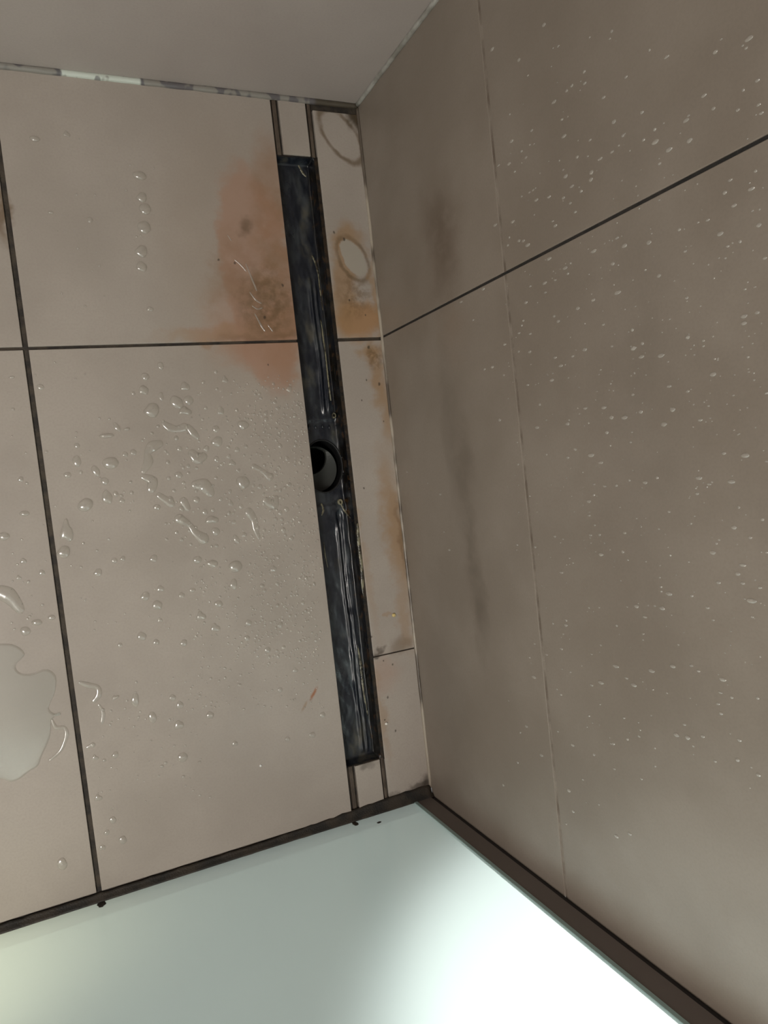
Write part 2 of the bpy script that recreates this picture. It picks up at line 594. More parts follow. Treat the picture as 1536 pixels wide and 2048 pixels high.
def bead(name, pts, r, mat, label=None, flat=1.0, jitter=0.15, n=160, structure=True):
    """hand-tooled sealant bead: a slightly uneven round strip along a line"""
    bm = bmesh.new()
    a, b = Vector(pts[0]), Vector(pts[1])
    ax = (b - a).normalized()
    up = Vector((0, 0, 1)) if abs(ax.z) < .9 else Vector((0, 1, 0))
    s = ax.cross(up).normalized()
    u = s.cross(ax)
    K = 8
    rings = []
    for i in range(n + 1):
        q = a.lerp(b, i / n)
        rr = r * (1 + jitter * noise.noise(q * 60))
        off = (s + u) * (r * jitter * noise.noise(q * 37 + Vector((5, 0, 0))))
        rings.append([bm.verts.new(q + off + (s * math.cos(2 * math.pi * k / K) + u * math.sin(2 * math.pi * k / K)) * rr) for k in range(K)])
    for i in range(n):
        for k in range(K):
            bm.faces.new((rings[i][k], rings[i][(k + 1) % K], rings[i + 1][(k + 1) % K], rings[i + 1][k]))
    bm.faces.new(rings[0][::-1])
    bm.faces.new(rings[-1])
    bmesh.ops.recalc_face_normals(bm, faces=bm.faces[:])
    o = obj(name, bm, mat, smooth=True)
    if structure:
        struct(o)
    return o


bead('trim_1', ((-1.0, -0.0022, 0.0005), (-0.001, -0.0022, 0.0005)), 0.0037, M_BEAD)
bead('trim_2', ((-0.0006, -0.89, 0.0002), (-0.0006, -0.003, 0.0002)), 0.0023, M_CORNER)
bead('trim_3', ((-0.0012, -0.0012, 0.0), (-0.0012, -0.0012, 2.2)), 0.0030, M_VCORNER)

# ------------------------------------------------------------------ the drain channel
drain = empty('shower_drain', (-0.0905, -0.4515, -0.03))
D0 = drain.location.copy()
tag(drain, 'long narrow black shower drain channel, uncovered, sunk in the floor beside the right wall', 'shower drain')
HC = Vector((-0.0935, -0.4500))
HRX, HRY = 0.0260, 0.0335


def sstep(a, b, x):
    t_ = min(1, max(0, (x - a) / (b - a)))
    return t_ * t_ * (3 - 2 * t_)


def depth(x, y):
    z = -0.0175
    # sides and ends rise to the rim
    z += (0.0165) * (1 - sstep(0.0000, 0.0022, x - CH_L))
    z += (0.0165) * sstep(CH_R - 0.0030, CH_R - 0.0002, x)
    z += 0.0155 * (1 - sstep(0.000, 0.004, CH_T - y))
    z += 0.0155 * (1 - sstep(0.000, 0.004, y - CH_B))
    z = min(z, -0.0012)
    inner = sstep(0.002, 0.006, x - CH_L) * (1 - sstep(CH_R - .005, CH_R - .003, x)) * sstep(.005, .012, CH_T - y) * sstep(.005, .012, y - CH_B)
    # raised rib with a groove beside it along the wall side
    xr = -0.0845 + 0.0015 * noise.noise(Vector((0, y * 14, 0)))
    rib = math.exp(-((x - xr) / 0.0022) ** 2) + 0.8 * math.exp(-((x - xr - 0.0068) / 0.0018) ** 2)
    along = (sstep(-0.205, -0.235, y) * (1 - sstep(-0.375, -0.388, y))) * 1.0 + sstep(-0.515, -0.53, y)
    z += 0.0028 * rib * min(1, along) * inner
    # long recess with slime (lower half)
    if -0.645 < y < -0.505:
        k = sstep(0, .01, -0.505 - y) * sstep(0, .012, y + .645)
        z -= 0.0032 * k * math.exp(-((x + 0.0800) / 0.0040) ** 4)
    # plate round the outlet
    pl = sstep(-0.391, -0.394, y) * (1 - sstep(-0.498, -0.501, y))
    z += -0.0014 * pl * inner
    z += 0.0011 * (noise.noise(Vector((x * 110, y * 45, 3))) + .35 * noise.noise(Vector((x * 220, y * 120, 9)))) * inner
    return z


bm = bmesh.new()
NX, NY = 56, 500
G = []
for j in range(NY + 1):
    y = CH_T + (CH_B - CH_T) * j / NY
    row = []
    for i in range(NX + 1):
        x = CH_L + (CH_R - CH_L) * i / NX
        row.append(bm.verts.new(Vector((x, y, depth(x, y))) - D0))
    G.append(row)
for j in range(NY):
    for i in range(NX):
        x = CH_L + (CH_R - CH_L) * (i + .5) / NX
        y = CH_T + (CH_B - CH_T) * (j + .5) / NY
        if ((x - HC.x) / HRX) ** 2 + ((y - HC.y) / HRY) ** 2 < 1.0:
            continue
        bm.faces.new((G[j][i], G[j + 1][i], G[j + 1][i + 1], G[j][i + 1]))
bmesh.ops.delete(bm, geom=[v for v in bm.verts if not v.link_faces], context='VERTS')
bmesh.ops.recalc_face_normals(bm, faces=bm.faces[:])
obj('channel_body', bm, M_CH, drain, smooth=True)

# thin frame rim (wall side) and dark side under the tile edge
bm = bmesh.new()
add_box(bm, (CH_R - .0002, CH_B - .003, -0.02), (STRIP, CH_T + .001, -0.0016), 0.0005)
add_box(bm, (CH_L - .0008, CH_B - .003, -0.02), (CH_L + .0008, CH_T + .001, -0.0040), 0.0003)
add_box(bm, (CH_L, CH_T - .0006, -0.02), (CH_R, CH_T + .0014, -0.0028), 0.0003)
add_box(bm, (CH_L, CH_B - .0014, -0.02), (CH_R, CH_B + .0006, -0.0028), 0.0003)
for v in bm.verts:
    v.co -= D0
fr = obj('frame_rim', bm, M_RIM, drain)
fr['label'] = 'narrow rim stained brown with rust'

# outlet: collar, sloping tube, grey siphon cup, black pipe
N = 64


def ringv(bm, cx, cy, rx, ry, z):
    return [bm.verts.new(Vector((cx + rx * math.cos(2 * math.pi * k / N), cy + ry * math.sin(2 * math.pi * k / N), z)) - D0) for k in range(N)]


def bridge(bm, a, b):
    for k in range(N):
        bm.faces.new((a[k], a[(k + 1) % N], b[(k + 1) % N], b[k]))


bm = bmesh.new()
r0 = ringv(bm, HC.x, HC.y, HRX + .0018, HRY + .0018, -0.0205)
r1 = ringv(bm, HC.x, HC.y, HRX + .0006, HRY + .0006, -0.0176)
r2 = ringv(bm, HC.x, HC.y, HRX - .0009, HRY - .0009, -0.0178)
r3 = ringv(bm, HC.x, HC.y, HRX - .0012, HRY - .0012, -0.022)
r4 = ringv(bm, HC.x - .003, HC.y, HRX + .008, HRY + .004, -0.030)
r5 = ringv(bm, HC.x - .003, HC.y, HRX + .008, HRY + .004, -0.110)
for a, b in ((r0, r1), (r1, r2), (r2, r3), (r3, r4), (r4, r5)):
    bridge(bm, a, b)
bm.faces.new(r5)
obj('outlet', bm, M_BLACK, drain, smooth=True)
bm = bmesh.new()
OX, OY, OR = -0.0970, -0.4525, 0.0298
IX, IY, IR = -0.1015, -0.4360, 0.0228
lip, mouth, throat = [], [], []
for k in range(N):
    a_ = 2 * math.pi * k / N
    dx, dy = math.cos(a_), math.sin(a_)
    # the round mouth sits off-centre in the cup, so the ledge is a crescent
    b_ = dx * (IX - OX) + dy * (IY - OY)
    h_ = b_ + math.sqrt(max(0, b_ * b_ - ((IX - OX) ** 2 + (IY - OY) ** 2 - IR ** 2)))
    h_ = min(h_, OR - 0.0008)
    lip.append(bm.verts.new(Vector((OX + dx * OR, OY + dy * OR, -0.0420)) - D0))
    mouth.append(bm.verts.new(Vector((OX + dx * h_, OY + dy * h_, -0.0440)) - D0))
    throat.append(bm.verts.new(Vector((OX + dx * (h_ - .0012), OY + dy * (h_ - .0012), -0.0470)) - D0))
skirt = ringv(bm, OX, OY, OR, OR, -0.060)
bridge(bm, skirt, lip)
bridge(bm, lip, mouth)
bridge(bm, mouth, throat)
bmesh.ops.recalc_face_normals(bm, faces=bm.faces[:])
obj('siphon_cup', bm, M_CUP, drain)['label'] = 'dull grey round cup down in the outlet'

# weld marks along the outlet plate, screw eye, slime
for k in range(5):
    q = on(618 + k * 13.5, 853 + (k % 2) * 1.5, 2, -0.0175)
    bm = bmesh.new()
    bmesh.ops.create_uvsphere(bm, u_segments=10, v_segments=6, radius=1)
    for v in bm.verts:
        v.co = Vector((v.co.x * .0013, v.co.y * .0026, v.co.z * .0009)) + Vector((q.x, q.y, -0.0172)) - D0
    obj('weld_mark', bm, M_CH, drain, smooth=True)
for (px, py, r) in ((668, 831, .0028), (681, 1004, .0030)):
    q = on(px, py, 2, -0.0150)
    bm = bmesh.new()
    K = 20
    rr = [[bm.verts.new(Vector((q.x + a_ * math.cos(2 * math.pi * k / K), q.y + a_ * math.sin(2 * math.pi * k / K) * 1.3, z_)) - D0) for k in range(K)]
          for (a_, z_) in ((r, -0.019), (r, -0.0142), (r * .75, -0.0134), (r * .5, -0.0142), (r * .45, -0.019))]
    for a, b in zip(rr, rr[1:]):
        for k in range(K):
            bm.faces.new((a[k], a[(k + 1) % K], b[(k + 1) % K], b[k]))
    bmesh.ops.recalc_face_normals(bm, faces=bm.faces[:])
    obj('screw_eye', bm, M_SLIME, drain, smooth=True)


def tube(bm, pts, radii, flat=0.35, K=12, origin=None, zoff=0.0):
    """soft worm-shaped lump along a polyline, flattened towards the surface"""
    P = [Vector(q) for q in pts]
    # resample with catmull style smoothing
    Q, R = [], []
    m = 6
    for i in range(len(P) - 1):
        p0 = P[max(i - 1, 0)]
        p1, p2 = P[i], P[i + 1]
        p3 = P[min(i + 2, len(P) - 1)]
        for k in range(m):
            s = k / m
            Q.append(0.5 * ((2 * p1) + (p2 - p0) * s + (2 * p0 - 5 * p1 + 4 * p2 - p3) * s * s + (-p0 + 3 * p1 - 3 * p2 + p3) * s ** 3))
            R.append(radii[i] * (1 - s) + radii[i + 1] * s)
    Q.append(P[-1])
    R.append(radii[-1])
    # round caps
    d0 = (Q[0] - Q[1]).normalized()
    d1 = (Q[-1] - Q[-2]).normalized()
    caps = (0.5, 0.85, 0.99)
    A = [(Q[0] + d0 * R[0] * c_, R[0] * math.sqrt(1 - c_ * c_)) for c_ in reversed(caps)]
    Bc = [(Q[-1] + d1 * R[-1] * c_, R[-1] * math.sqrt(1 - c_ * c_)) for c_ in caps]
    seq = A + list(zip(Q, R)) + Bc
    rings = []
    for i, (q, r) in enumerate(seq):
        a = seq[max(i - 1, 0)][0]
        b = seq[min(i + 1, len(seq) - 1)][0]
        tg = (b - a).normalized()
        s = Vector((-tg.y, tg.x, 0))
        rings.append([bm.verts.new(q + s * (math.cos(2 * math.pi * k / K) * r) + Vector((0, 0, math.sin(2 * math.pi * k / K) * r * flat + zoff))) for k in range(K)])
    for i in range(len(rings) - 1):
        for k in range(K):
            bm.faces.new((rings[i][k], rings[i][(k + 1) % K], rings[i + 1][(k + 1) % K], rings[i + 1][k]))
    bm.faces.new(rings[0])
    bm.faces.new(rings[-1])
    bmesh.ops.recalc_face_normals(bm, faces=bm.faces[:])


SL = [([(706, 1048), (709, 1090), (714, 1130), (716, 1165), (718, 1188)], (.0014, .0022, .0020, .0022, .0010)),
      ([(625, 512), (634, 535), (640, 575), (646, 620)], (.0010, .0014, .0009, .0006)),
      ([(642, 640), (650, 700), (656, 760), (662, 800)], (.0007, .0013, .0014, .0008)),
      ([(714, 1290), (722, 1330), (727, 1380), (736, 1430)], (.0007, .0020, .0012, .0008)),
      ([(682, 1008), (690, 1022), (697, 1036)], (.0010, .0016, .0008)),
      ([(597, 330), (606, 345), (612, 352)], (.0008, .0015, .0009)),
      ([(644, 1008), (647, 1020), (644, 1030)], (.0012, .0017, .0008)),
      ([(648, 1085), (651, 1110), (656, 1135)], (.0005, .0008, .0004))]
for pts, rad in SL:
    bm = bmesh.new()
    w_ = [on(a, b, 2, -0.0165) for a, b in pts]
    w_ = [Vector((v.x, v.y, depth(v.x, v.y) + 0.0002)) - D0 for v in w_]
    tube(bm, w_, rad, 0.5)
    o = obj('slime', bm, M_SLIME, drain, smooth=True)
    o['label'] = 'wet yellowish slime'

# ------------------------------------------------------------------ shower screen at the front
scr = empty('shower_screen', (-0.5, L, 0))
S0 = scr.location.copy()
tag(scr, 'pale teal satin glass shower screen standing at the near end of the tiled floor', 'shower screen')
XE = -0.0263
bm = bmesh.new()
add_box(bm, (-1.2, L - 0.008, 0.006), (XE, L, 1.95))
bm.faces.ensure_lookup_table()
bm.normal_update()
for f in bm.faces:
    f.material_index = 0 if f.normal.y > .5 else 1
for v in bm.verts:
    v.co -= S0
obj('glass_panel', bm, [M_SATIN, M_CLEAR], scr)
bm = bmesh.new()
add_box(bm, (XE - .0045, L - .0079, 0.006), (XE, L + .0010, 1.95), 0.0004)
for v in bm.verts:
    v.co -= S0
obj('polished_edge', bm, M_EDGE, scr)['label'] = 'teal glass edge'
bm = bmesh.new()
add_box(bm, (XE, L - .012, 0.0), (-0.0052, L + .0004, 1.95), 0.0006)
for v in bm.verts:
    v.co -= S0
obj('wall_profile', bm, M_PROFILE, scr)['label'] = 'brown-grey metal wall profile'
bm = bmesh.new()
add_box(bm, (-0.0052, L - .012, 0.0), (0.0, L - .0012, 1.95))
for v in bm.verts:
    v.co -= S0
obj('side_gasket', bm, M_GASKET, scr)
# bottom seal: mouldy bead between floor and glass, wider towards the corner
bm = bmesh.new()
n = 200
rings = []
for i in range(n + 1):
    x = -1.2 + 1.198 * i / n
    k = sstep(-0.25, -0.02, x)
    nz = noise.noise(Vector((x * 90, 0, 0)))
    wd = 0.0072 + 0.007 * k + 0.0016 * nz
    hh = 0.0060 + 0.003 * k + 0.0008 * noise.noise(Vector((x * 70, 4, 0)))
    prof = [(L - .002, 0), (L - .002, hh), (L + .0006, hh), (L + .0022, hh * .9), (L + wd * .45, hh * .42), (L + wd * .8, hh * .30), (L + wd, .0004), (L + wd, -.003), (L - .002, -.003)]
    rings.append([bm.verts.new(Vector((x, a, b)) - S0) for a, b in prof])
for i in range(n):
    for k in range(len(rings[0])):
        m_ = (k + 1) % len(rings[0])
        bm.faces.new((rings[i][k], rings[i][m_], rings[i + 1][m_], rings[i + 1][k]))
bm.faces.new(rings[0])
bm.faces.new(rings[-1])
bmesh.ops.recalc_face_normals(bm, faces=bm.faces[:])
obj('bottom_seal', bm, M_MOULD, scr, smooth=True)['label'] = 'black mouldy seal under the glass'

for (px, py, rx_, rz_) in ((709, 1646, .0030, .0085), (758, 1645, .0028, .0022), (203, 1808, .0042, .0065)):  # dark spots on the glass below the floor joints, in the seal's material
    q = on(px, py, 1, L)
    bm = bmesh.new()
    bmesh.ops.create_icosphere(bm, subdivisions=3, radius=1)
    for v in bm.verts:
        k = 1 + 0.5 * noise.noise(v.co * 2 + Vector((px, 0, 0)))
        v.co = Vector((v.co.x * rx_ * k, v.co.y * .0006, v.co.z * rz_ * k)) + Vector((q.x, L, q.z)) - S0
    obj('dark_spot', bm, M_MOULD, scr, smooth=True)

# ------------------------------------------------------------------ grit on the strip
for (px, py, r, col, lab, nm) in ((787, 1230, .0024, (0.62, 0.48, 0.20), 'tiny yellow crumb on the tile strip above the crack', 'yellow_crumb'),
                                  (772, 1447, .0017, (0.80, 0.78, 0.72), 'tiny white crumb on the tile strip beside the channel near its lower end', 'white_crumb'),
                                  (521, 1531, .0014, (0.80, 0.80, 0.78), 'tiny white crumb alone on the big floor tile near the glass', 'white_crumb')):
    q = on(px, py, 2)
    bm = bmesh.new()
    bmesh.ops.create_icosphere(bm, subdivisions=3, radius=r)
    for v in bm.verts:
        v.co *= 1 + 0.35 * noise.noise(v.co * 900 + Vector((px, 0, 0)))
        v.co.z *= 0.6
    tag(obj(nm, bm, plain(nm, col, 0.5), None, True, (q.x, q.y, r * .45)), lab, 'crumb')

# ------------------------------------------------------------------ water


def dome(seed, lob=0.25, flat=0.42, mat=None):
    bm = bmesh.new()
    bmesh.ops.create_icosphere(bm, subdivisions=3, radius=1)
    for v in bm.verts:
        d_ = Vector((v.co.x, v.co.y, 0))
        k = 1 + lob * noise.noise(d_ * 0.9 + Vector((seed * 7.3, 0, 0)))
        v.co.x *= k
        v.co.y *= k
        v.co.z *= flat if v.co.z > 0 else 0.12
    me = bpy.data.meshes.new('water_drop')
    bm.to_mesh(me)
    bm.free()
    me.materials.append(mat or M_WATER)
    for p_ in me.polygons:
        p_.use_smooth = True
    return me


DM = [dome(i, 0.15 + 0.07 * i) for i in range(7)]
placed = []
spare = []


def in_tile(x, y, r):
    return abs(x - X_J) > r + .003 and abs(y - Y_MID) > r + .002 and x + r < CH_L - .001


def drop(px, py, rpx, ex=1.0, rot=0.0):
    """round drop on the floor; rpx is the radius it shows at, in hundredths of the tile scale"""
    q = on(px, py, 2)
    r = rpx / 1560.0
    if not in_tile(q.x, q.y, r):
        return
    placed.append((q.x, q.y, r))
    if len(placed) > 165:
        spare.append((Vector((q.x, q.y, 0)), (r, r * ex, r * .45), Matrix.Rotation(math.radians(rot), 4, 'Z')))
        return
    o = bpy.data.objects.new('water_drop', random.choice(DM))
    o.location = (q.x, q.y, 0.0)
    o.scale = (r, r * ex, r)
    o.rotation_euler = (0, 0, math.radians(rot))
    COL.objects.link(o)
    sz = 'large' if r > .0052 else ('small' if r > .0030 else 'tiny')
    if q.x < X_J:
        where = 'tile left of the long left joint'
    elif q.y > Y_MID:
        where = 'far tile above the cross joint'
    elif q.y > -0.62:
        where = 'big tile by the drain outlet'
    else:
        where = 'big tile near the glass screen'
    tag(o, sz + ' clear water drop on the floor, ' + where, 'water drop', sz + ' water drops on the floor, ' + where)


# survey of the clearly separate drops (photo position, size, stretch, turn)
Z = 600 / 1536


def z6(x, y, r, ex=1.0, rot=0.0):
    drop(x * Z, 700 + y * Z, r * Z, ex, rot)


for a in ((823, 82, 14, 1.2), (745, 137, 17), (735, 205, 21), (948, 187, 20), (905, 270, 26, 1.3, 40), (965, 258, 22), (945, 312, 28, .7), (775, 310, 34),
          (825, 238, 11, 1.8), (683, 222, 9), (598, 395, 12, 1.9, 30), (545, 440, 32, .35), (650, 405, 14, .6), (395, 490, 12), (393, 570, 18, 1.4), (565, 580, 34, .8),
          (683, 523, 14), (641, 533, 12), (490, 620, 16, 1.6, 20), (537, 672, 17), (345, 640, 16, .8), (105, 662, 12), (548, 752, 22, 1.4), (437, 795, 34, .8, 30),
          (340, 925, 24, 2.0, -8), (325, 1035, 27, 1.0), (125, 838, 20, .6), (20, 955, 22, .8), (120, 1080, 12), (215, 1140, 12), (500, 1140, 18), (585, 1078, 13),
          (628, 1068, 12), (785, 1068, 18), (625, 770, 12), (803, 805, 17, .8), (1245, 680, 32), (1005, 768, 17, .9), (1130, 765, 10), (1180, 783, 11, 1.5), (918, 505, 13), (915, 640, 19, .8),
          (940, 680, 9), (965, 630, 8), (1110, 470, 28, .9), (1105, 405, 17), (1055, 505, 15), (1110, 560, 14), (1135, 585, 10), (1188, 577, 15), (1215, 510, 12), (1245, 385, 28, .8),
          (1105, 655, 9), (1330, 700, 13), (1170, 545, 11), (1085, 870, 30, .6), (1105, 930, 20), (1050, 830, 14), (1090, 820, 10), (1210, 970, 14, 1.7, 30),
          (1250, 945, 12), (1010, 1075, 22, .8), (1085, 1095, 28, .7, -25), (1205, 1110, 32, .9), (1195, 1200, 18, 1.5), (985, 1230, 16, .7), (930, 1255, 14), (822, 1222, 15),
          (742, 1262, 21), (805, 1305, 22), (1028, 1360, 21), (1120, 1300, 22, .7), (725, 1465, 20), (940, 1500, 17), (800, 1495, 14), (345, 1285, 19), (365, 1485, 20, 1.2), (190, 1395, 22, .6),
          (265, 1370, 16, .7), (130, 1440, 20, 1.0), (95, 1165, 10), (1265, 1475, 14), (1130, 310, 15, 1.4), (1150, 150, 13, 1.3), (1105, 112, 10), (1110, 200, 8), (1480, 200, 16),
          (208, 190, 15, .8), (60, 140, 12, .5), (930, 970, 9), (860, 530, 7), (1400, 1120, 16), (1290, 1145, 7), (140, 95, 8, .6)):
    z6(*a)
for a in ((280, 352, 12, .6), (283, 395, 9), (290, 418, 10), (288, 455, 11), (282, 503, 11), (283, 533, 9), (70, 278, 8, .6), (133, 268, 5), (102, 425, 5, .5), (180, 440, 5), (300, 618, 6, .7),
          (345, 1395, 6), (305, 1435, 7, 1.5, 10), (358, 1450, 8), (365, 1515, 9), (230, 1395, 6, .7, 30), (270, 1400, 7, 1.8), (165, 1470, 7, .6, 30), (230, 1510, 6), (190, 1515, 5),
          (196, 1595, 6), (246, 1680, 7), (226, 1640, 6), (205, 1695, 5), (125, 1728, 8, 1.3), (213, 1665, 5), (420, 1430, 7), (560, 1250, 6), (430, 1255, 8), (497, 1245, 6), (535, 1300, 6),
          (590, 1340, 5), (560, 1380, 5), (625, 1470, 7, .8), (575, 1478, 5), (470, 1487, 5), (360, 1410, 6, 1.2), (645, 1430, 6), (240, 1290, 4), (320, 1240, 4)):
    drop(*a)
# fill of finer separate drops around the wet patches
regions = [((330, 800), (600, 1080), 46, 2.2, 5.5), ((520, 820), (632, 1300), 60, 2.0, 4.6), ((380, 1080), (640, 1420), 44, 1.6, 3.6), ((230, 760), (420, 1100), 20, 1.8, 4.5),
           ((10, 720), (180, 1200), 16, 1.5, 3.5), ((180, 1400), (420, 1560), 16, 1.5, 3.5), ((460, 760), (600, 830), 16, 1.6, 3.5)]
for (a, b, cnt, r0, r1) in regions:
    for _ in range(cnt * 2):
        px, py = random.uniform(a[0], b[0]), random.uniform(a[1], b[1])
        rp = r0 + (r1 - r0) * random.random() ** 2
        q = on(px, py, 2)
        r = rp / 1560
        if any((q.x - u) ** 2 + (q.y - v) ** 2 < (r + s) ** 2 * 1.1 for u, v, s in placed):
            continue
        drop(px, py, rp, random.uniform(.75, 1.35), random.uniform(0, 90))

# long merged drops
WORMS = [([(843, 380), (870, 398), (905, 405), (945, 395)], (14, 20, 15, 20)),
         ([(965, 395), (990, 425), (1010, 445)], (14, 19, 12)),
         ([(815, 480), (780, 495), (755, 530), (760, 570), (735, 620)], (18, 26, 14, 22, 12)),
         ([(735, 650), (780, 670), (775, 710)], (14, 24, 20)),
         ([(815, 745), (845, 765), (875, 785)], (14, 17, 20)),
         ([(985, 530), (1010, 555), (1040, 545)], (20, 28, 20)),
         ([(1000, 690), (1045, 695), (1075, 730)], (20, 34, 22)),
         ([(1300, 595), (1345, 620), (1380, 650)], (13, 11, 20)),
         ([(940, 775), (960, 810)], (20, 15)),
         ([(920, 865), (970, 895), (1000, 935), (1040, 965)], (24, 13, 18, 28)),
         ([(1275, 830), (1300, 870), (1310, 920), (1325, 960)], (22, 18, 14, 9)),
         ([(1360, 770), (1400, 790), (1410, 760)], (18, 26, 16)),
         ([(0, 1240), (40, 1255), (75, 1290), (100, 1325)], (30, 34, 26, 20))]
WHICH = ['wide merged water drop, left half of the topmost long pair on the floor',
         'slanting merged water drop joining the topmost long pair at its right end',
         'long crooked water drop with a broad head, leftmost of the big merged floor drops',
         'hooked water drop just below the long crooked one on the floor',
         'short thick water drop below right of the hooked drop on the floor',
         'rounded double water drop below the topmost long pair on the floor',
         'broad flat water drop in the middle of the merged floor drops',
         'thin bone-shaped water drop nearest the drain outlet on the floor',
         'short upright water drop above the long dumbbell-shaped floor drop',
         'long dumbbell-shaped water drop, lowest of the merged drops on the floor',
         'thin curved water drop right of the dumbbell-shaped drop, towards the drain',
         'flat faint water patch near the drain edge just below the outlet',
         'large bent water drop at the left edge of the floor above the puddle']
for (pts, rad), which in zip(WORMS, WHICH):
    bm = bmesh.new()
    w_ = [on(a * Z, 700 + b * Z, 2) for a, b in pts]
    cen = Vector((sum(v.x for v in w_) / len(w_), sum(v.y for v in w_) / len(w_), 0))
    tube(bm, [Vector((v.x, v.y, 0)) - cen for v in w_], [r * Z / 1560 for r in rad], 0.36, 14)
    o = obj('water_drop', bm, M_WATER, None, True, cen)
    tag(o, which, 'water drop', 'long merged water drops on the floor')


STREAKS = [([(470, 520), (482, 530), (492, 542)], 1.5), ([(492, 528), (505, 560), (513, 580)], 1.8), ([(500, 585), (512, 600), (522, 606)], 1.7),
           ([(510, 628), (522, 650), (530, 662)], 1.8), ([(536, 650), (545, 662)], 1.3), ([(505, 612), (515, 618), (524, 616)], 1.4), ([(455, 470), (462, 480)], 1.2)]
for pts, rp in STREAKS:
    bm = bmesh.new()
    w_ = [on(a, b, 2) for a, b in pts]
    cen = Vector((w_[1].x, w_[1].y, 0))
    tube(bm, [Vector((v.x, v.y, 0)) - cen for v in w_], [rp / 1560 * k for k in (0.7, 1.2, 0.9)[:len(w_)]], 0.5, 12)
    tag(obj('water_drop', bm, M_WATER, None, True, cen), 'thin pale streak of water on the rust-stained far tile beside the drain', 'water drop', 'water streaks on the rust stain')


def fine(name, gen, label, cat, mat):
    tb = bmesh.new()
    bmesh.ops.create_icosphere(tb, subdivisions=2, radius=1)
    tv = np.array([v.co[:] for v in tb.verts])
    tf = np.array([[v.index for v in f.verts] for f in tb.faces])
    tb.free()
    V, Fc = [], []
    for i, (c_, s_, M_) in enumerate(gen):
        M3 = np.array(M_.to_3x3())
        V.append((tv * np.array(s_)) @ M3.T + np.array(c_))
        Fc.append(tf + i * len(tv))
    me = bpy.data.meshes.new(name)
    me.from_pydata(np.concatenate(V).tolist(), [], np.concatenate(Fc).tolist())
    me.materials.append(mat)
    for p_ in me.polygons:
        p_.use_smooth = True
    o = bpy.data.objects.new(name, me)
    COL.objects.link(o)
    tag(o, label, cat, kind='stuff')


def gen_floor():
    out = list(spare)
    for (a, b, cnt) in (((500, 800), (636, 1330), 620), ((380, 1060), (650, 1420), 330), ((440, 750), (610, 900), 110), ((350, 820), (560, 1080), 70), ((150, 760), (420, 1260), 40), ((10, 1120), (150, 1300), 20),
                        ((190, 1330), (420, 1620), 46), ((60, 250), (330, 650), 16)):
        k = 0
        while k < cnt:
            px, py = random.uniform(a[0], b[0]), random.uniform(a[1], b[1])
            k += 1
            q = on(px, py, 2)
            r = random.uniform(0.8, 2.6) / 1560
            if not in_tile(q.x, q.y, r) or any((q.x - u) ** 2 + (q.y - v) ** 2 < (r + s) ** 2 for u, v, s in placed):
                continue
            out.append((Vector((q.x, q.y, 0)), (r * random.uniform(.8, 1.3), r, r * .5), Matrix.Rotation(random.uniform(0, 3), 4, 'Z')))
    return out


fine('fine_water_droplets', gen_floor(), 'fine spray of tiny water droplets on the beige floor tiles beside the drain', 'water spray', M_WATER)

# water film standing in the near left of the floor, drawn from its outline
film = [(-60, 1290), (0, 1287), (30, 1290), (50, 1308), (32, 1330), (40, 1345), (62, 1347), (92, 1338), (112, 1352), (110, 1385), (98, 1415), (110, 1427), (122, 1426),
        (104, 1440), (100, 1475), (84, 1512), (76, 1532), (60, 1542), (40, 1558), (20, 1564), (0, 1558), (-60, 1570)]
P = [on(a, b, 2) for a, b in film]
P = [Vector((v.x, v.y, 0)) for v in P]
cen = sum(P, Vector()) / len(P)
dense = []
for i in range(len(P)):
    p0, p1, p2, p3 = P[i - 1], P[i], P[(i + 1) % len(P)], P[(i + 2) % len(P)]
    for k in range(4):
        s = k / 4
        dense.append(0.5 * ((2 * p1) + (p2 - p0) * s + (2 * p0 - 5 * p1 + 4 * p2 - p3) * s * s + (-p0 + 3 * p1 - 3 * p2 + p3) * s ** 3))
bm = bmesh.new()
rings = []
m_ = len(dense)
nrm = []
for i in range(m_):
    tg = (dense[(i + 1) % m_] - dense[i - 1]).normalized()
    nn = Vector((-tg.y, tg.x, 0))
    nrm.append(nn)
area2 = sum(dense[i].x * dense[(i + 1) % m_].y - dense[(i + 1) % m_].x * dense[i].y for i in range(m_))
sg = 1 if area2 > 0 else -1
for (off, z_) in ((0.0, -0.0002), (0.0003, 0.0005), (0.0011, 0.0010), (0.0022, 0.0012)):
    rings.append([bm.verts.new(dense[i] + nrm[i] * sg * off + Vector((0, 0, z_)) - cen) for i in range(m_)])
for a, b in zip(rings, rings[1:]):
    for k in range(m_):
        bm.faces.new((a[k], a[(k + 1) % m_], b[(k + 1) % m_], b[k]))
bm.faces.new(rings[-1])
bmesh.ops.recalc_face_normals(bm, faces=bm.faces[:])
bmesh.ops.triangulate(bm, faces=[f for f in bm.faces if len(f.verts) > 4])
pud = obj('puddle', bm, M_FILM, None, False, cen)
tag(pud, 'shallow clear water puddle with a wavy edge at the left of the floor', 'puddle')

